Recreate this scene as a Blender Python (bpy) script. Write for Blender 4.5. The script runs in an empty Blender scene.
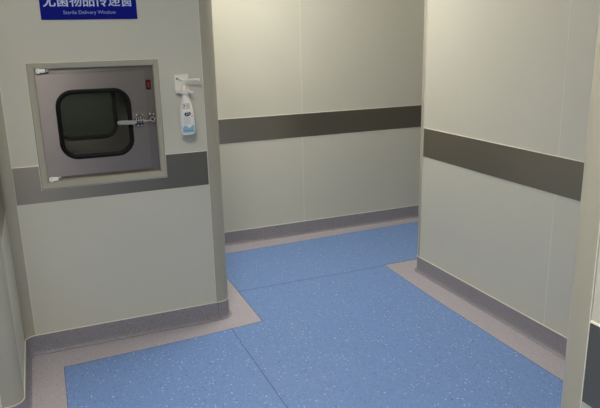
import bpy, bmesh, math, random
from mathutils import Matrix, Vector
random.seed(4)
S = bpy.context.scene
COL = S.collection

# ------------------------------------------------------------------ camera
yaw, pitch, roll = math.radians(22.424), math.radians(14.962), math.radians(-1.31)
fw = Vector((math.sin(yaw)*math.cos(pitch), math.cos(yaw)*math.cos(pitch), -math.sin(pitch)))
r0 = fw.cross(Vector((0, 0, 1))).normalized(); u0 = r0.cross(fw)
rt = math.cos(roll)*r0 + math.sin(roll)*u0
up = -math.sin(roll)*r0 + math.cos(roll)*u0
cd = bpy.data.cameras.new('camera'); cam = bpy.data.objects.new('camera', cd); COL.objects.link(cam)
M = Matrix((rt, up, -fw)).transposed().to_4x4(); M.translation = (0, 0, 1.5)
cam.matrix_world = M
cd.sensor_width = 36; cd.lens = 36*624.7/600; cd.clip_start = 0.02; cd.clip_end = 50
S.camera = cam

# ------------------------------------------------------------------ world, lights, exposure
w = bpy.data.worlds.new('world'); S.world = w; w.use_nodes = True
w.node_tree.nodes['Background'].inputs[0].default_value = (.8, .85, 1, 1)
w.node_tree.nodes['Background'].inputs[1].default_value = 0.0
S.view_settings.view_transform = 'Standard'; S.view_settings.look = 'None'
S.view_settings.gamma = 1; S.view_settings.use_curve_mapping = False
S.view_settings.exposure = 0.1
CEIL = 2.55
# ceiling panels: x, y, half sizes, strength, label
LIGHTS = [(1.35, 3.45, .30, .30, 24.0, 'square white ceiling light panel above the corridor junction'),
          (-0.05, 1.00, .30, .30, 36.0, 'square white ceiling light panel above the near lobby'),
          (3.60, 3.85, .30, .15, 8.0, 'narrow white ceiling light panel over the far cross corridor'),
          (-1.0, -1.2, .30, .30, 20.0, 'square white ceiling light panel at the back of the lobby'),
          (.30, 3.95, .15, .15, 9.0, 'small added light panel, unseen, brightening the hatch chamber from behind')]  # last panel is an added, unseen source that brightens the hatch interior
LCOL = (1.0, .945, .85, 1)

# ------------------------------------------------------------------ materials
def s2l(c):
    return tuple(((v/255)/12.92 if v/255 <= .04045 else ((v/255+.055)/1.055)**2.4) for v in c) + (1,)
def mat(name, rgb, rough=.5, metal=0, spec=.5, bump=None, noise=None, emit=None, lin=False, aniso=0):
    m = bpy.data.materials.new(name); m.use_nodes = True
    nt = m.node_tree; b = nt.nodes['Principled BSDF']
    c = rgb if lin else s2l(rgb)
    b.inputs['Base Color'].default_value = c
    b.inputs['Roughness'].default_value = rough; b.inputs['Metallic'].default_value = metal
    b.inputs['Specular IOR Level'].default_value = spec
    if emit:
        b.inputs['Emission Color'].default_value = LCOL; b.inputs['Emission Strength'].default_value = emit
    if aniso:   # horizontally brushed metal: highlights stretch up and down
        b.inputs['Anisotropic'].default_value = aniso
        tv = nt.nodes.new('ShaderNodeCombineXYZ'); tv.inputs[2].default_value = 1; nt.links.new(tv.outputs[0], b.inputs['Tangent'])
    tc = nt.nodes.new('ShaderNodeTexCoord')
    if noise:   # (scale, amount)
        n = nt.nodes.new('ShaderNodeTexNoise'); n.inputs['Scale'].default_value = noise[0]; n.inputs['Detail'].default_value = 4
        nt.links.new(tc.outputs['Object'], n.inputs['Vector'])
        mp = nt.nodes.new('ShaderNodeMapRange'); mp.inputs['From Min'].default_value = .3; mp.inputs['From Max'].default_value = .7
        mp.inputs['To Min'].default_value = 1-noise[1]; mp.inputs['To Max'].default_value = 1+noise[1]
        nt.links.new(n.outputs['Fac'], mp.inputs['Value'])
        mx = nt.nodes.new('ShaderNodeVectorMath'); mx.operation = 'SCALE'
        mx.inputs[0].default_value = c[:3]; nt.links.new(mp.outputs[0], mx.inputs['Scale'])
        nt.links.new(mx.outputs[0], b.inputs['Base Color'])
    if bump:    # (scale vector, strength)
        n = nt.nodes.new('ShaderNodeTexNoise'); n.inputs['Scale'].default_value = 1; n.inputs['Detail'].default_value = 2
        v = nt.nodes.new('ShaderNodeVectorMath'); v.operation = 'MULTIPLY'; v.inputs[1].default_value = bump[0]
        nt.links.new(tc.outputs['Object'], v.inputs[0]); nt.links.new(v.outputs[0], n.inputs['Vector'])
        bp = nt.nodes.new('ShaderNodeBump'); bp.inputs['Strength'].default_value = bump[1]; bp.inputs['Distance'].default_value = .002
        nt.links.new(n.outputs['Fac'], bp.inputs['Height']); nt.links.new(bp.outputs[0], b.inputs['Normal'])
    return m
def vinyl(name, rgb, light, dark, rough=.42, scale=55, mottle=.07):
    """sheet vinyl: mottled ground with scattered pale and dark chips"""
    m = bpy.data.materials.new(name); m.use_nodes = True
    nt = m.node_tree; b = nt.nodes['Principled BSDF']; L = nt.links
    b.inputs['Roughness'].default_value = rough
    tc = nt.nodes.new('ShaderNodeTexCoord')
    n = nt.nodes.new('ShaderNodeTexNoise'); n.inputs['Scale'].default_value = 160; n.inputs['Detail'].default_value = 3
    L.new(tc.outputs['Object'], n.inputs['Vector'])
    mp = nt.nodes.new('ShaderNodeMapRange'); mp.inputs['From Min'].default_value = .3; mp.inputs['From Max'].default_value = .7
    mp.inputs['To Min'].default_value = 1-mottle*2; mp.inputs['To Max'].default_value = 1+mottle*2
    L.new(n.outputs['Fac'], mp.inputs['Value'])
    sc = nt.nodes.new('ShaderNodeVectorMath'); sc.operation = 'SCALE'; sc.inputs[0].default_value = s2l(rgb)[:3]
    L.new(mp.outputs[0], sc.inputs['Scale'])
    cur = sc.outputs[0]
    for k, (col, s, rad, thr) in enumerate(((light, scale*.8, .18, .5), (dark, scale*.85, .17, .5), (light, scale*1.9, .2, .55), (dark, scale*2.1, .2, .55))):
        v = nt.nodes.new('ShaderNodeTexVoronoi'); v.inputs['Scale'].default_value = s
        ad = nt.nodes.new('ShaderNodeVectorMath'); ad.operation = 'ADD'; ad.inputs[1].default_value = (k*3.7, k*1.3, k*.9)
        L.new(tc.outputs['Object'], ad.inputs[0]); L.new(ad.outputs[0], v.inputs['Vector'])
        lt = nt.nodes.new('ShaderNodeMath'); lt.operation = 'LESS_THAN'; lt.inputs[1].default_value = rad
        L.new(v.outputs['Distance'], lt.inputs[0])
        sp = nt.nodes.new('ShaderNodeSeparateColor'); L.new(v.outputs['Color'], sp.inputs[0])
        gt = nt.nodes.new('ShaderNodeMath'); gt.operation = 'GREATER_THAN'; gt.inputs[1].default_value = thr
        L.new(sp.outputs[0], gt.inputs[0])
        mu = nt.nodes.new('ShaderNodeMath'); mu.operation = 'MULTIPLY'; L.new(lt.outputs[0], mu.inputs[0]); L.new(gt.outputs[0], mu.inputs[1])
        m2 = nt.nodes.new('ShaderNodeMath'); m2.operation = 'MULTIPLY'; m2.inputs[1].default_value = .62; L.new(mu.outputs[0], m2.inputs[0])
        mx = nt.nodes.new('ShaderNodeMix'); mx.data_type = 'RGBA'
        L.new(m2.outputs[0], mx.inputs[0]); L.new(cur, mx.inputs[6]); mx.inputs[7].default_value = s2l(col)
        cur = mx.outputs[2]
    L.new(cur, b.inputs['Base Color'])
    return m
def glass(name, tint):
    m = bpy.data.materials.new(name); m.use_nodes = True
    nt = m.node_tree; nt.nodes.clear(); L = nt.links
    o = nt.nodes.new('ShaderNodeOutputMaterial'); t = nt.nodes.new('ShaderNodeBsdfTransparent'); g = nt.nodes.new('ShaderNodeBsdfGlossy')
    t.inputs[0].default_value = tint; g.inputs['Roughness'].default_value = .03
    f = nt.nodes.new('ShaderNodeFresnel'); f.inputs[0].default_value = 1.5
    mx = nt.nodes.new('ShaderNodeMixShader'); L.new(f.outputs[0], mx.inputs[0]); L.new(t.outputs[0], mx.inputs[1]); L.new(g.outputs[0], mx.inputs[2])
    L.new(mx.outputs[0], o.inputs[0])
    return m

PANEL = mat('coated_panel', (208, 206, 192), .33, spec=.45, noise=(2.2, .012))
POST = mat('post_paint', (174, 170, 153), .34, spec=.5)
BEAD = mat('sealant', (232, 229, 214), .5)
BAND = mat('steel_band', (.26, .238, .20, 1), .38, metal=.9, lin=True, aniso=.8)
STEEL = mat('door_steel', (.28, .245, .225, 1), .38, metal=.9, lin=True, aniso=.8)
STEELD = mat('jamb_steel', (.25, .225, .205, 1), .40, metal=.9, lin=True, aniso=.8)
INNER = mat('chamber_steel', (.74, .73, .72, 1), .36, metal=.7, lin=True)
CHROME = mat('bright_steel', (.72, .71, .68, 1), .25, metal=1, lin=True)
RUB = mat('rubber', (10, 10, 11), .6, spec=.2)
WHITE = mat('white_plastic', (246, 245, 238), .35)
IVORY = mat('ivory_plastic', (243, 241, 232), .38)
BOTTLE = mat('bottle_plastic', (240, 240, 236), .35)
RED = mat('red_switch', (62, 12, 18), .5, spec=.2)
REDP = mat('red_print', (176, 74, 66), .5)
DARK = mat('dark_joint_and_shade', (38, 34, 34), .6)  # skirting joint, and the shade painted onto the latch
INK = mat('dark_blue_ink', (36, 48, 66), .5)
GREYINK = mat('grey_ink', (150, 164, 176), .5)
WAVE = mat('pale_blue_print', (146, 190, 212), .5)
WAVED = mat('mid_blue_print', (96, 150, 184), .5)
SIGNB = mat('sign_blue', (4, 18, 132), .6, spec=.12)
SIGNW = mat('sign_lettering', (196, 206, 238), .5)
BLUE = vinyl('blue_vinyl', (118, 152, 210), (215, 232, 250), (45, 62, 105), mottle=.05)
GREY = vinyl('grey_vinyl', (184, 178, 186), (212, 208, 210), (120, 112, 112), mottle=.06)
BASE = vinyl('dark_grey_vinyl', (144, 142, 151), (176, 173, 178), (84, 82, 84), mottle=.06)
SEAM = mat('floor_seam', (62, 84, 124), .6)
CEILM = mat('ceiling_paint', (214, 212, 204), .6)
ALU = mat('light_frame', (200, 200, 196), .4, metal=.5)
GLASS = glass('clear_glass', (.88, .90, .88, 1))
GLASSD = glass('tinted_glass', (.60, .70, .65, 1))

# ------------------------------------------------------------------ helpers
def obj(name, bm, mats, parent=None, smooth=False, kind=None, label=None):
    me = bpy.data.meshes.new(name)
    bmesh.ops.recalc_face_normals(bm, faces=bm.faces); bm.to_mesh(me); bm.free()
    for m in (mats if isinstance(mats, (list, tuple)) else [mats]): me.materials.append(m)
    if smooth:
        me.shade_smooth(); me.set_sharp_from_angle(angle=math.radians(32))
    o = bpy.data.objects.new(name, me); COL.objects.link(o)
    if parent: o.parent = parent; o.matrix_parent_inverse = Matrix.Identity(4)
    if kind: o['kind'] = kind
    if label: o['label'] = label
    return o
def struct(name, bm, mats, smooth=False): return obj(name, bm, mats, None, smooth, 'structure')
def thing(name, label, cat, loc):
    o = bpy.data.objects.new(name, None); COL.objects.link(o); o.location = loc; o.empty_display_size = .1
    o['label'] = label; o['category'] = cat
    return o
def box(bm, x0, y0, z0, x1, y1, z1, mi=0, bev=0):
    t = bmesh.new()
    vs = [t.verts.new(p) for p in ((x0, y0, z0), (x1, y0, z0), (x1, y1, z0), (x0, y1, z0), (x0, y0, z1), (x1, y0, z1), (x1, y1, z1), (x0, y1, z1))]
    for f in ((3, 2, 1, 0), (4, 5, 6, 7), (0, 1, 5, 4), (1, 2, 6, 5), (2, 3, 7, 6), (3, 0, 4, 7)): t.faces.new([vs[i] for i in f])
    if bev: bmesh.ops.bevel(t, geom=t.edges[:], offset=bev, segments=2, profile=.5, affect='EDGES')
    merge(bm, t, mi)
def merge(bm, t, mi=None, mtx=None):
    if mtx is not None: bmesh.ops.transform(t, matrix=mtx, verts=t.verts)
    if mi is not None:
        for f in t.faces: f.material_index = mi
    me = bpy.data.meshes.new('tmp'); t.to_mesh(me); t.free(); bm.from_mesh(me); bpy.data.meshes.remove(me)
def prism(bm, pts, z0, z1, mi=0):
    t = bmesh.new()
    a = [t.verts.new((x, y, z0)) for x, y in pts]; b = [t.verts.new((x, y, z1)) for x, y in pts]; n = len(pts)
    t.faces.new(a); t.faces.new(b)
    for i in range(n): t.faces.new((a[i], a[(i+1) % n], b[(i+1) % n], b[i]))
    merge(bm, t, mi)
def cyl(bm, p0, p1, r0, r1=None, n=20, mi=0, bev=0):
    r1 = r0 if r1 is None else r1
    p0, p1 = Vector(p0), Vector(p1); d = p1-p0
    t = bmesh.new(); bmesh.ops.create_cone(t, cap_ends=True, segments=n, radius1=r0, radius2=r1, depth=d.length)
    if bev: bmesh.ops.bevel(t, geom=[e for e in t.edges if e.is_boundary is False and len(e.link_faces) == 2 and any(len(f.verts) > 4 for f in e.link_faces)], offset=bev, segments=2, profile=.5, affect='EDGES')
    q = Vector((0, 0, 1)).rotation_difference(d.normalized()).to_matrix().to_4x4(); q.translation = (p0+p1)/2
    merge(bm, t, mi, q)
def offset_path(path, d):
    """d to the right of travel, mitred"""
    out = []
    n = len(path)
    for i, p in enumerate(path):
        p = Vector(p); dirs = []
        if i > 0: dirs.append((p-Vector(path[i-1])).normalized())
        if i < n-1: dirs.append((Vector(path[i+1])-p).normalized())
        ns = [Vector((v.y, -v.x)) for v in dirs]
        if len(ns) == 2:
            m = (ns[0]+ns[1]).normalized(); out.append(p + m*d/max(.3, m.dot(ns[0])))
        else: out.append(p + ns[0]*d)
    return out
def sweep(bm, path, prof, mi=0):
    rows = []
    t = bmesh.new()
    offs = [offset_path(path, d) for d, z in prof]
    for i in range(len(path)):
        rows.append([t.verts.new((offs[k][i].x, offs[k][i].y, prof[k][1])) for k in range(len(prof))])
    m = len(prof)
    for i in range(len(path)-1):
        for k in range(m): t.faces.new((rows[i][k], rows[i][(k+1) % m], rows[i+1][(k+1) % m], rows[i+1][k]))
    t.faces.new(rows[0]); t.faces.new(rows[-1])
    merge(bm, t, mi)
def arc(cx, cy, r, a0, a1, n=10):
    return [(cx+r*math.cos(math.radians(a0+(a1-a0)*i/n)), cy+r*math.sin(math.radians(a0+(a1-a0)*i/n))) for i in range(n+1)]
def rrect(x0, z0, x1, z1, r, n=8):
    p = []
    for cx, cz, a in ((x1-r, z1-r, 0), (x0+r, z1-r, 90), (x0+r, z0+r, 180), (x1-r, z0+r, 270)):
        p += [(cx+r*math.cos(math.radians(a+90*i/n)), cz+r*math.sin(math.radians(a+90*i/n))) for i in range(n+1)]
    return p
def slab_xz(bm, pts, y0, y1, mi=0):
    t = bmesh.new(); n = len(pts)
    a = [t.verts.new((x, y0, z)) for x, z in pts]; b = [t.verts.new((x, y1, z)) for x, z in pts]
    t.faces.new(a); t.faces.new(b)
    for i in range(n): t.faces.new((a[i], a[(i+1) % n], b[(i+1) % n], b[i]))
    merge(bm, t, mi)
def ring_xz(bm, outer, inner, y0, y1, mi=0, crown=0):
    """loop between two outlines with equal point counts; crown bulges its front (y0) face outwards"""
    t = bmesh.new(); n = len(outer); R = []
    loops = [(outer, y1, 0), (outer, y0, 0)]
    if crown: loops.append(([((a[0]+b[0])/2, (a[1]+b[1])/2) for a, b in zip(outer, inner)], y0-crown, 0))
    loops += [(inner, y0, 0), (inner, y1, 0)]
    for pts, y, _ in loops: R.append([t.verts.new((x, y, z)) for x, z in pts])
    for k in range(len(R)):
        A, B = R[k], R[(k+1) % len(R)]
        for i in range(n): t.faces.new((A[i], A[(i+1) % n], B[(i+1) % n], B[i]))
    merge(bm, t, mi)
def plate_with_hole(bm, x0, z0, x1, z1, hole, y0, y1, mi=0):
    """rectangular plate (y0 front, y1 back) with a rounded-rectangle hole (outline from rrect)"""
    n = len(hole)//4
    corners = [(x1, z1), (x0, z1), (x0, z0), (x1, z0)]
    outer = []
    for q in range(4):
        h = hole[q*n:(q+1)*n]
        for i, (hx, hz) in enumerate(h):
            c = corners[q]; f = i/(n-1)
            # run along the two sides that meet in this corner
            a = {0: (x1, h[0][1]), 1: (h[0][0], z1), 2: (x0, h[0][1]), 3: (h[0][0], z0)}[q]
            b = {0: (h[-1][0], z1), 1: (x0, h[-1][1]), 2: (h[-1][0], z0), 3: (x1, h[-1][1])}[q]
            if f <= .5: g = f*2; outer.append((a[0]+(c[0]-a[0])*g, a[1]+(c[1]-a[1])*g))
            else: g = f*2-1; outer.append((c[0]+(b[0]-c[0])*g, c[1]+(b[1]-c[1])*g))
    ring_xz(bm, outer, hole, y0, y1, mi)

# ------------------------------------------------------------------ room outline (room on the right of travel)
YL, XP, YF, XE, XR, YRB, XN, YN = 3.12, .855, 4.34, 4.7, 2.17, 3.304, .957, .908
XRET, YW, XW, YB = -.194, 2.485, -2.5, -3.0
R_ = .055
A1 = arc(XRET-R_, YW+R_, R_, -90, 0)              # lobby post
A2 = arc(XRET+.05, YL-.05, .05, 180, 90)          # inner cove
A3 = arc(XP-R_, YL+R_, R_, -90, 0)                # passage post
A4 = arc(XR+R_, YRB-R_, R_, 90, 180)              # right wall post
A5 = arc(XN+R_, YN-R_, R_, 90, 180)               # near post
P_left = [(XW, YW)] + A1 + A2 + A3 + [(XP, YF)]
P_far = [(XP, YF), (XE, YF), (XE, YRB)]
P_right = [(XE, YRB)] + A4 + [(XR, YN)]
P_near = [(XR, YN)] + A5 + [(XN, YB), (XW, YB), (XW, YW)]

# ------------------------------------------------------------------ floor and ceiling
bm = bmesh.new()
box(bm, XW-.1, YB-.1, -.06, XE+.1, YF+.1, 0, 0)
blue = [(-.036, 2.33), (-.032, 2.923), (.300, 2.938), (.637, 2.956), (.996, 2.991), (1.0, 3.657), (1.0, 4.147), (1.8, 4.178), (2.773, 4.212), (XE-.15, 4.22), (XE-.15, 3.455),
        (2.03, 3.455), (2.008, 2.884), (2.001, 1.835), (2.0, 1.06), (.805, 1.06), (.805, YB+.15), (XW+.15, YB+.15), (XW+.15, 2.33)]
prism(bm, blue, -.02, .0012, 1)
box(bm, 1.0, 3.4395, 0, 2.03, 3.4425, .0018, 2)
box(bm, .8115, -2.85, 0, .8145, 2.968, .0018, 2)
def edge_line(bm, p, q, w=.0022):
    p, q = Vector(p), Vector(q); d = (q-p).normalized(); n = Vector((d.y, -d.x))*w/2
    prism(bm, [tuple(p+n), tuple(q+n), tuple(q-n), tuple(p-n)], 0, .0016, 2)
for i in range(len(blue)): edge_line(bm, blue[i], blue[(i+1) % len(blue)])
struct('floor', bm, [GREY, BLUE, SEAM])
bm = bmesh.new(); box(bm, XW-.1, YB-.1, CEIL, XE+.1, YF+.1, CEIL+.08); struct('ceiling', bm, CEILM)

# ------------------------------------------------------------------ walls
T = .05
Z1 = CEIL
def seam(bm, x, y, ax, side):   # pale vertical sealant line, ax = axis the wall runs along
    w_, t_ = .0017, .0009
    if ax == 'x': box(bm, x-w_, y-t_ if side < 0 else y, .10, x+w_, y if side < 0 else y+t_, Z1, 1)
    else: box(bm, x-t_ if side < 0 else x, y-w_, .10, x if side < 0 else x+t_, y+w_, Z1, 1)
HX0, HX1, HZ0, HZ1 = -.016, .549, .845, 1.400      # opening for the hatch
bm = bmesh.new()
box(bm, XRET+.05, YL, 0, HX0, YL+T, Z1); box(bm, HX1, YL, 0, .777, YL+T, Z1)
box(bm, HX0, YL, 0, HX1, YL+T, HZ0); box(bm, HX0, YL, HZ1, HX1, YL+T, Z1)
struct('wall_left', bm, [PANEL, BEAD])
bm = bmesh.new(); box(bm, XRET-T, YW+R_+.025, 0, XRET, YL-.05, Z1); struct('wall_return', bm, [PANEL, BEAD])
bm = bmesh.new(); box(bm, XW, YW, 0, XRET-R_-.025, YW+T, Z1); seam(bm, -1.3, YW, 'x', -1); struct('wall_lobby', bm, [PANEL, BEAD])
bm = bmesh.new(); box(bm, XP-T, YL+R_+.025, 0, XP, YF, Z1); struct('wall_passage', bm, [PANEL, BEAD])
bm = bmesh.new(); box(bm, -.8, YF, 0, XE+T, YF+T, Z1)
seam(bm, 1.824, YF, 'x', -1); seam(bm, 3.0, YF, 'x', -1); seam(bm, 4.1, YF, 'x', -1); struct('wall_far', bm, [PANEL, BEAD])
bm = bmesh.new(); box(bm, XE, YRB, 0, XE+T, YF, Z1); struct('wall_end', bm, [PANEL, BEAD])
bm = bmesh.new(); box(bm, XR+R_+.025, YRB-T, 0, XE+T, YRB, Z1); seam(bm, 3.4, YRB, 'x', 1); struct('wall_cross', bm, [PANEL, BEAD])
bm = bmesh.new(); box(bm, XR, YN, 0, XR+T, YRB-R_-.013, Z1); seam(bm, XR, 2.147, 'y', -1); struct('wall_right', bm, [PANEL, BEAD])
bm = bmesh.new(); box(bm, XN+R_+.025, YN-T, 0, XR+T, YN, Z1); struct('wall_near_end', bm, [PANEL, BEAD])
bm = bmesh.new(); box(bm, XN, YB, 0, XN+T, YN-R_-.026, Z1); seam(bm, XN, -.35, 'y', -1); struct('wall_near', bm, [PANEL, BEAD])
bm = bmesh.new(); box(bm, XW-T, YB-T, 0, XN+T, YB, Z1); struct('wall_back', bm, [PANEL, BEAD])
bm = bmesh.new(); box(bm, XW-T, YB, 0, XW, YW+T, Z1); struct('wall_west', bm, [PANEL, BEAD])
bm = bmesh.new(); box(bm, -.8-T, YW+T, 0, -.8, YF, Z1); struct('wall_store', bm, [PANEL, BEAD])

# ------------------------------------------------------------------ rounded posts and cove (painted profiles)
def post(name, path, edges=(1, 1)):
    bm = bmesh.new()
    o = offset_path(path, .0022); i = offset_path(path, -.03)
    prism(bm, [tuple(p) for p in o] + [tuple(p) for p in reversed(i)], .0, Z1, 0)
    for k, e in ((0, edges[0]), (-1, edges[1])):      # thin pale bead on the profile's edge
        if not e: continue
        a = Vector(path[k]); b = Vector(path[1] if k == 0 else path[-2]); d = (b-a).normalized()
        seg = [tuple(a - d*.0012), tuple(a + d*.0012)]
        if k == -1: seg = seg[::-1]
        sweep(bm, seg, [(0, .11), (.003, .11), (.003, Z1), (0, Z1)], 1)
    return struct(name, bm, [POST, BEAD], True)
post('trim_1', [(XRET-R_-.025, YW)] + A1 + [(XRET, YW+R_+.025)])
def cove_path(): return A2
post('trim_2', cove_path(), (0, 1))
post('trim_3', [(.777, YL)] + A3 + [(XP, YL+R_+.025)])
post('trim_4', [(XR+R_+.025, YRB)] + A4 + [(XR, YRB-R_-.013)])
post('trim_5', [(XN+R_+.025, YN)] + A5 + [(XN, YN-R_-.026)])

# ------------------------------------------------------------------ steel bumper bands
ZB0, ZB1 = .768, .944
def bandp(bm, path, z0=ZB0, z1=ZB1, top=True, bot=True):
    sweep(bm, path, [(-.001, z0), (.003, z0), (.003, z1), (-.001, z1)], 0)
    if top: sweep(bm, path, [(-.001, z1), (.0042, z1), (.003, z1+.0035), (-.001, z1+.0035)], 1)
    if bot: sweep(bm, path, [(-.001, z0-.0015), (.003, z0-.0015), (.003, z0), (-.001, z0)], 1)
FX0, FX1, FZ0, FZ1 = -.028, .561, .831, 1.412      # hatch surround, outer
bm = bmesh.new()
bandp(bm, [(XRET+.05, YL), (FX0, YL)]); bandp(bm, [(FX1, YL), (.7755, YL)]); bandp(bm, [(FX0, YL), (FX1, YL)], z1=FZ0, top=False)
struct('trim_6', bm, [BAND, BEAD])
bm = bmesh.new(); bandp(bm, [(XRET, YW+R_+.027), (XRET, YL-.052)]); struct('trim_7', bm, [BAND, BEAD])
bm = bmesh.new(); bandp(bm, [(XW, YW), (XRET-R_-.027, YW)]); struct('trim_8', bm, [BAND, BEAD])
bm = bmesh.new(); bandp(bm, [(XP, YL+R_+.027), (XP, YF)]); struct('trim_9', bm, [BAND, BEAD])
bm = bmesh.new(); bandp(bm, [(XP, YF), (XE, YF), (XE, YRB)]); struct('trim_10', bm, [BAND, BEAD])
bm = bmesh.new(); bandp(bm, [(XE, YRB), (XR+R_+.027, YRB)]); struct('trim_11', bm, [BAND, BEAD])
bm = bmesh.new(); bandp(bm, [(XR, YRB-R_-.015), (XR, YN), (XN+R_+.027, YN)]); struct('trim_12', bm, [BAND, BEAD])
bm = bmesh.new(); bandp(bm, [(XN, YN-R_-.028), (XN, YB), (XW, YB), (XW, YW)]); struct('trim_13', bm, [BAND, BEAD])

# ------------------------------------------------------------------ coved vinyl skirting
def skirt(name, path):
    bm = bmesh.new()
    pr = [(0, 0), (.020, 0), (.020, .0015)] + [(.020-.015*math.sin(math.radians(a)), .0015+.015*(1-math.cos(math.radians(a)))) for a in (20, 40, 60, 80)] + [(.0045, .03), (.004, .101), (0, .101)]
    sweep(bm, path, pr, 0)
    if name == 'baseboard_left': box(bm, .7852, YL-.0052, .004, .7864, YL-.003, .101, 2)
    sweep(bm, path, [(0, .101), (.0052, .101), (.004, .1045), (0, .1045)], 1)
    return struct(name, bm, [BASE, BEAD, DARK], True)
skirt('baseboard_left', P_left); skirt('baseboard_far', P_far); skirt('baseboard_right', P_right); skirt('baseboard_near', P_near)

# ------------------------------------------------------------------ ceiling lights
for x, y, hx, hy, st, lab in LIGHTS:
    t = thing('ceiling_light', lab, 'light', (x, y, CEIL)); t['group'] = 'ceiling light panels'
    bm = bmesh.new()
    for a in ((-hx, -hy, hx, -hy+.02), (-hx, hy-.02, hx, hy), (-hx, -hy+.02, -hx+.02, hy-.02), (hx-.02, -hy+.02, hx, hy-.02)):
        box(bm, a[0], a[1], -.018, a[2], a[3], 0)
    obj('frame', bm, ALU, t)
    bm = bmesh.new(); box(bm, -hx+.02, -hy+.02, -.012, hx-.02, hy-.02, 0)
    obj('diffuser', bm, mat('diffuser', (240, 240, 235), .6, emit=st), t)

# ------------------------------------------------------------------ pass-through hatch (origin on the wall face at its lower left)
OX, OY, OZ = FX0, YL, FZ0
H = thing('pass_through_hatch', 'stainless steel pass-through hatch with a rounded dark window set in the left wall', 'hatch', (OX, OY, OZ))
def hb(name, bm, m, parent=H, smooth=False, label=None):
    bmesh.ops.translate(bm, verts=bm.verts, vec=(-OX, -OY, -OZ))
    return obj(name, bm, m, parent, smooth, None, label)
# surround: bevelled painted profile
IX0, IX1, IZ0, IZ1 = .003, .534, .866, 1.385
bm = bmesh.new()
def rectp(a, b, c, d): return [(a, b), (c, b), (c, d), (a, d)]
t = bmesh.new()
loops = [(rectp(FX0, FZ0, FX1, FZ1), YL), (rectp(FX0, FZ0, FX1, FZ1), YL-.006), (rectp(FX0+.004, FZ0+.004, FX1-.004, FZ1-.004), YL-.010),
         (rectp(IX0-.004, IZ0-.004, IX1+.004, IZ1+.004), YL-.007), (rectp(IX0, IZ0, IX1, IZ1), YL-.003), (rectp(IX0, IZ0, IX1, IZ1), YL+.03), (rectp(HX0+.001, HZ0+.001, HX1-.001, HZ1-.001), YL+.03), (rectp(HX0+.001, HZ0+.001, HX1-.001, HZ1-.001), YL)]
RR = [[t.verts.new((x, y, z)) for x, z in l] for l, y in loops]
for k in range(len(RR)):
    A, B = RR[k], RR[(k+1) % len(RR)]
    for i in range(4): t.faces.new((A[i], A[(i+1) % 4], B[(i+1) % 4], B[i]))
merge(bm, t, 0); hb('surround', bm, POST)
bm = bmesh.new()   # pale sealant around the surround
o = rectp(FX0-.002, FZ0-.002, FX1+.002, FZ1+.002); i_ = rectp(FX0, FZ0, FX1, FZ1)
ring_xz(bm, o, i_, YL-.0045, YL); hb('sealant_bead', bm, BEAD)
# opening of the viewing windows
W = dict(x0=.075, x1=.417, z0=.961, z1=1.287)
hole = rrect(W['x0']+.012, W['z0']+.012, W['x1']-.012, W['z1']-.012, .068, 8)
# jamb (fixed steel face behind and beside the door)
yj = YL+.012
bm = bmesh.new()
plate_with_hole(bm, IX0, IZ0, IX1, IZ1, rrect(.055, .935, .44, 1.31, .05, 8), yj, yj+.018)
jamb = hb('jamb', bm, STEELD)
# door leaf
DX0, DX1, DZ0, DZ1 = .009, .490, .884, 1.361
bm = bmesh.new()
plate_with_hole(bm, DX0, DZ0, DX1, DZ1, hole, YL-.004, yj-.0005)
door = hb('door', bm, STEEL)
bm = bmesh.new()
ring_xz(bm, rrect(W['x0'], W['z0'], W['x1'], W['z1'], .08, 8), rrect(W['x0']+.021, W['z0']+.021, W['x1']-.021, W['z1']-.021, .060, 8), YL-.0065, YL+.0065, crown=.004)
hb('gasket', bm, RUB, door, True)
bm = bmesh.new(); slab_xz(bm, rrect(W['x0']+.018, W['z0']+.018, W['x1']-.018, W['z1']-.018, .062, 8), YL+.000, YL+.004); hb('glass_pane', bm, GLASS, door)
# hinge blocks
for z in (1.369, .868):
    bm = bmesh.new(); box(bm, .010 if z > 1 else .008, YL-.016, z, .050, YL+.010, z+.017, bev=.003)
    cyl(bm, (.020, YL-.012, z-.004), (.020, YL-.012, z+.020), .006, n=16)
    h = hb('hinge', bm, WHITE, H, True)
    bm = bmesh.new(); box(bm, .050, YL-.008, z+.002, .066, YL+.010, z+.015, bev=.002)
    hb('hinge_bracket', bm, STEELD, h)
# chamber
CD = YL+.62
bm = bmesh.new()
cx0, cx1, cz0, cz1 = .03, .50, .90, 1.35
y0, y1 = yj+.018, CD
box(bm, cx0-.01, y0, cz0-.01, cx1+.01, y1, cz0); box(bm, cx0-.01, y0, cz1, cx1+.01, y1, cz1+.01)
box(bm, cx0-.01, y0, cz0, cx0, y1, cz1); box(bm, cx1, y0, cz0, cx1+.01, y1, cz1)
hb('chamber', bm, INNER)
bm = bmesh.new()
plate_with_hole(bm, cx0-.01, cz0-.01, cx1+.01, cz1+.01, hole, CD, CD+.018)
bd = hb('rear_door', bm, STEEL)
bm = bmesh.new()
ring_xz(bm, rrect(W['x0'], W['z0'], W['x1'], W['z1'], .08, 8), rrect(W['x0']+.021, W['z0']+.021, W['x1']-.021, W['z1']-.021, .060, 8), CD-.008, CD+.022, crown=.004)
hb('gasket', bm, RUB, bd, True)
bm = bmesh.new(); slab_xz(bm, rrect(W['x0']+.018, W['z0']+.018, W['x1']-.018, W['z1']-.018, .062, 8), CD+.006, CD+.010); hb('glass_pane', bm, GLASSD, bd)
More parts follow.
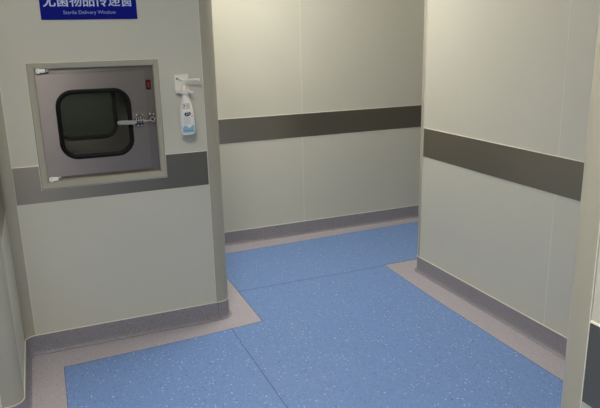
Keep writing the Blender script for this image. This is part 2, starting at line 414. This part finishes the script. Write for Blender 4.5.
# latch
zl = 1.124
LDARK = mat('dull_steel', (.16, .15, .14, 1), .45, metal=.8, lin=True)
bm = bmesh.new()
box(bm, .424, YL-.012, zl-.011, .474, YL-.004, zl+.018, mi=1, bev=.002)
box(bm, .430, YL-.009, zl+.016, .470, YL-.004, zl+.036, mi=1, bev=.0015); box(bm, .432, YL-.009, zl-.032, .466, YL-.004, zl-.010, mi=1, bev=.0015)
for x in (.431, .442, .453, .464): box(bm, x, YL-.022, zl-.009, x+.004, YL-.012, zl+.014, bev=.001)
cyl(bm, (.424, YL-.018, zl+.003), (.476, YL-.018, zl+.003), .003, n=14)
latch = hb('latch', bm, [CHROME, LDARK], H, True)
bm = bmesh.new()
pts = [(.350, zl-.009), (.412, zl-.013), (.430, zl-.010), (.430, zl+.004), (.412, zl+.007), (.350, zl+.010), (.343, zl+.006), (.340, zl), (.343, zl-.006)]
slab_xz(bm, pts, YL-.034, YL-.029)
cyl(bm, (.357, YL-.029, zl), (.357, YL-.038, zl), .0075, n=18)
box(bm, .378, YL-.0365, zl-.007, .384, YL-.034, zl+.008)
hb('lever', bm, CHROME, latch, True)
for x, z in ((.436, zl+.028), (.463, zl+.028), (.440, zl-.023), (.458, zl-.023)):
    bm = bmesh.new(); cyl(bm, (x, YL-.009, z), (x, YL-.0135, z), .0055, .0045, n=14); hb('screw', bm, CHROME, latch, True)
bm = bmesh.new(); box(bm, .427, YL-.0125, zl-.007, .471, YL-.012, zl+.012); box(bm, .4265, YL-.0095, zl-.021, .4275+.04, YL-.009, zl-.0115)
hb('latch_gap_shade', bm, DARK, latch)  # dark sheets painted as shade between the latch bars and under its body
bm = bmesh.new()
box(bm, .494, YL+.002, zl-.012, .529, yj, zl+.036, mi=1, bev=.001)
box(bm, .497, YL-.022, zl-.008, .503, YL+.002, zl+.018); box(bm, .517, YL-.022, zl-.008, .523, YL+.002, zl+.018)
box(bm, .497, YL-.022, zl+.012, .523, YL-.018, zl+.018); box(bm, .497, YL-.022, zl-.008, .523, YL-.018, zl-.003)
box(bm, .468, YL-.021, zl-.005, .505, YL-.016, zl+.003)
keeper = hb('latch_keeper', bm, [CHROME, LDARK], H, True)
for x in (.502, .520):
    bm = bmesh.new(); cyl(bm, (x, YL+.002, zl+.028), (x, YL-.006, zl+.028), .0065, .005, n=14); hb('screw', bm, CHROME, keeper, True)
# red indicator
bm = bmesh.new(); box(bm, .497, YL+.004, 1.270, .520, yj, 1.316, bev=.002)
ind = hb('indicator_lamp', bm, RED, H, False, 'small dark red indicator lamp')
bm = bmesh.new(); box(bm, .5035, YL+.003, 1.280, .5135, YL+.0045, 1.306, bev=.0005); hb('lens', bm, mat('red_lens', (150, 24, 40), .4), ind)

# ------------------------------------------------------------------ sign
sx0, sx1, sz0, sz1 = .061, .482, 1.599, 1.752
SG = thing('sign', 'blue rectangular wall sign with pale Chinese characters above the steel hatch', 'sign', (sx0, YL, sz0))
bm = bmesh.new(); box(bm, 0, -.005, 0, sx1-sx0, 0, sz1-sz0, bev=.0008); obj('panel', bm, SIGNB, SG)
def text_mesh(s, size, off=0.0, ext=.0004):
    c = bpy.data.curves.new('txt', 'FONT'); c.body = s; c.size = size; c.offset = off; c.extrude = ext
    o = bpy.data.objects.new('txt', c); COL.objects.link(o)
    dg = bpy.context.evaluated_depsgraph_get(); dg.update()
    me = bpy.data.meshes.new_from_object(o.evaluated_get(dg))
    bpy.data.objects.remove(o); bpy.data.curves.remove(c)
    return me
def place_text(bm, s, size, x0, x1, z0, z1, y, off=0.0, mi=0):
    """fit the lettering into the box x0..x1, z0..z1 on a wall facing -Y"""
    me = text_mesh(s, size, off)
    xs = [v.co.x for v in me.vertices]; ys = [v.co.y for v in me.vertices]
    a, b, c, d = min(xs), max(xs), min(ys), max(ys)
    for v in me.vertices:
        x, q, e = v.co
        v.co = (x0+(x-a)/(b-a)*(x1-x0), y - .0004 - e, z0+(q-c)/(d-c)*(z1-z0))
    for p in me.polygons: p.material_index = mi
    bm.from_mesh(me); bpy.data.meshes.remove(me)
bm = bmesh.new(); 
for k, dx in enumerate((-.0011, .0, .0011)):      # bold strokes
    place_text(bm, '\u65e0\u83cc\u7269\u54c1\u4f20\u9012\u7a97', .06, .076-sx0+dx, .461-sx0+dx, .056, .114, -.005-.0002*k)
obj('chinese_lettering', bm, SIGNW, SG)
bm = bmesh.new(); place_text(bm, 'Sterile Delivery Window', .02, .157-sx0, .386-sx0, .019, .039, -.005, off=.0)
obj('english_lettering', bm, mat('sign_small_lettering', (150, 162, 220), .5), SG)

# ------------------------------------------------------------------ dispenser bracket
bx, bz = .668, 1.246
BR = thing('dispenser_bracket', 'white plastic elbow-press dispenser bracket screwed to the wall right of the hatch', 'bracket', (bx, YL, bz))
bm = bmesh.new(); box(bm, -.036, -.012, .004, .034, 0, .091, bev=.004); bp_ = obj('back_plate', bm, IVORY, BR, True)
bm = bmesh.new(); cyl(bm, (-.023, -.0115, .070), (-.023, -.0145, .070), .0045, n=16); obj('screw', bm, mat('screw_grey', (120, 118, 110), .4, metal=.5), bp_, True)
bm = bmesh.new()
cyl(bm, (.0, -.058, .034), (.0, -.058, .056), .0085, .0085, n=20, bev=.001)       # pump stem
cyl(bm, (.0, -.058, .012), (.0, -.058, .036), .017, .010, n=24, bev=.001)         # cone
cyl(bm, (.0, -.058, .050), (.0, -.058, .062), .012, .010, n=20, bev=.002)
obj('pump_head', bm, IVORY, BR, True)
bm = bmesh.new()   # lever arm: pivot on the plate, out over the pump, then the long press bar to the right
box(bm, -.013, -.064, .060, .011, -.010, .070, bev=.003)
box(bm, -.006, -.060, .061, .078, -.052, .0695, bev=.003)
box(bm, .070, -.060, .055, .080, -.052, .0695, bev=.003)
obj('press_lever', bm, WHITE, BR, True)
bm = bmesh.new()   # forked shelf that carries the bottle neck
box(bm, -.034, -.030, 0, .034, 0, .014, bev=.003)
t = bmesh.new(); bmesh.ops.create_cone(t, cap_ends=False, segments=32, radius1=.022, radius2=.022, depth=.012)
inner = bmesh.new()
merge(bm, t, 0, Matrix.Translation((0, -.058, .007)))
inner.free()
box(bm, -.024, -.058, .001, -.016, -.028, .013, bev=.002); box(bm, .016, -.058, .001, .024, -.028, .013, bev=.002)
box(bm, .024, -.062, 0, .042, -.048, .009, bev=.002)
obj('neck_holder', bm, IVORY, BR, True)

# ------------------------------------------------------------------ bottle (hangs in the bracket)
BT = thing('disinfectant_bottle', 'white plastic hand disinfectant bottle with pale blue label hanging in the wall bracket', 'bottle', (bx+.006, YL-.058, bz-.200))
BT.rotation_euler = (0, math.radians(-1.2), 0)
BT.scale = (.93, .93, 1)
prof = [(0, 0), (.031, 0), (.0350, .002), (.0375, .008), (.0385, .02), (.0385, .06), (.0372, .100), (.0345, .124), (.0300, .146), (.0245, .164), (.0200, .176), (.0170, .186), (.0150, .200)]
def lathe(bm, prof, n=32, sy=1.0, mi=0):
    t = bmesh.new(); R = []
    for r, z in prof:
        R.append([t.verts.new((0, 0, z))] if r == 0 else [t.verts.new((r*math.cos(2*math.pi*i/n), r*sy*math.sin(2*math.pi*i/n), z)) for i in range(n)])
    for A, B in zip(R, R[1:]):
        for i in range(n):
            j = (i+1) % n
            if len(A) == 1: t.faces.new((A[0], B[i], B[j]))
            elif len(B) == 1: t.faces.new((A[i], A[j], B[0]))
            else: t.faces.new((A[i], A[j], B[j], B[i]))
    if len(R[-1]) > 1: t.faces.new(R[-1])
    merge(bm, t, mi)
SY = .78
bm = bmesh.new(); lathe(bm, prof, sy=SY); obj('bottle_body', bm, BOTTLE, BT, True)
bm = bmesh.new(); cyl(bm, (0, 0, .188), (0, 0, .205), .0170, .0165, n=24, bev=.001); obj('collar', bm, IVORY, BT, True)
def rad(z):
    for (r0_, z0_), (r1_, z1_) in zip(prof[3:], prof[4:]):
        if z0_ <= z <= z1_: return r0_+(r1_-r0_)*(z-z0_)/(z1_-z0_)
    return .03
def wrap(me_bm, lift=.0005):
    """bend flat lettering (x across, z up) round the bottle's front"""
    for v in me_bm.verts:
        v.co.x *= 1.27; v.co.z *= 1.05
        r = rad(v.co.z); a = max(-1.4, min(1.4, v.co.x/r)); l = lift - v.co.y
        v.co.x, v.co.y = (r+l)*math.sin(a), -(r*SY+l)*math.cos(a)
def patch(bm, pts, lift=0, mi=0, n=6):
    """flat polygon cut into vertical strips so it can be bent"""
    t = bmesh.new(); f = t.faces.new([t.verts.new((x, -lift, z)) for x, z in pts])
    x0 = min(p[0] for p in pts); x1 = max(p[0] for p in pts)
    for k in range(1, n):
        bmesh.ops.bisect_plane(t, geom=t.verts[:]+t.edges[:]+t.faces[:], plane_co=(x0+(x1-x0)*k/n, 0, 0), plane_no=(1, 0, 0))
    z0 = min(p[1] for p in pts); z1 = max(p[1] for p in pts)
    for k in range(1, n):
        bmesh.ops.bisect_plane(t, geom=t.verts[:]+t.edges[:]+t.faces[:], plane_co=(0, 0, z0+(z1-z0)*k/n), plane_no=(0, 0, 1))
    merge(bm, t, mi)
ox = -.004     # the label faces slightly left of straight ahead
def R4(x0, z0, x1, z1): return [(x0+ox, z0), (x1+ox, z0), (x1+ox, z1), (x0+ox, z1)]
bm = bmesh.new()   # red framed stamp
for q in (R4(-.014, .124, .014, .126), R4(-.014, .143, .014, .145), R4(-.014, .126, -.0122, .143), R4(.0122, .126, .014, .143)): patch(bm, q, 0, 0, 4)
for q in (R4(-.009, .129, -.0065, .140), R4(-.0065, .137, -.002, .140), R4(-.0065, .1335, -.003, .1355), R4(.001, .1335, .0035, .136), R4(.006, .129, .0085, .140), R4(.0, .129, .004, .131)): patch(bm, q, 0, 1, 2)
wrap(bm); obj('stamp', bm, [REDP, INK], BT, label='red framed stamp')
bm = bmesh.new()   # dark brush-stroke emblem with pale strokes
patch(bm, [(-.009+ox, .090), (.002+ox, .087), (.014+ox, .093), (.019+ox, .101), (.012+ox, .107), (.002+ox, .104), (-.006+ox, .106), (-.011+ox, .098)], 0, 0, 8)
for k in range(3): patch(bm, [(-.004+ox+k*.006, .0925+k*.001), (-.0025+ox+k*.006, .0925+k*.001), (.0005+ox+k*.006, .1005+k*.001), (-.001+ox+k*.006, .1005+k*.001)], .0003, 1, 2)
patch(bm, R4(.018, .0855, .026, .0885), 0, 0, 4)
wrap(bm); obj('emblem', bm, [INK, WHITE], BT, label='dark blue emblem')
bm = bmesh.new()   # rows of small grey print
for k, (a, b) in enumerate(((-.016, .012), (-.015, .016), (-.016, .008), (-.014, .014), (-.016, .010), (-.013, .016), (-.016, .012))):
    z = .0835-k*.0052; x = a
    while x < b:
        wd = random.uniform(.0015, .004); patch(bm, R4(x, z-.0018, min(b, x+wd), z), 0, 0, 2); x += wd+.0012
wrap(bm); obj('small_print', bm, GREYINK, BT)
bm = bmesh.new()   # pale blue wave at the foot of the label
top = [(.027-.054*i/14, .040+.006*math.sin(i*.75)) for i in range(15)]
patch(bm, [(-.027+ox*.3, .012), (.027+ox*.3, .012)] + [(x+ox*.3, z) for x, z in top], 0, 0, 10)
for k in range(4): patch(bm, [(-.02+k*.010, .018+.002*(k % 2)), (-.014+k*.010, .018), (-.012+k*.010, .023), (-.018+k*.010, .024)], .0003, 1, 3)
wrap(bm); obj('wave_print', bm, [WAVE, WAVED], BT, label='pale blue wave print')
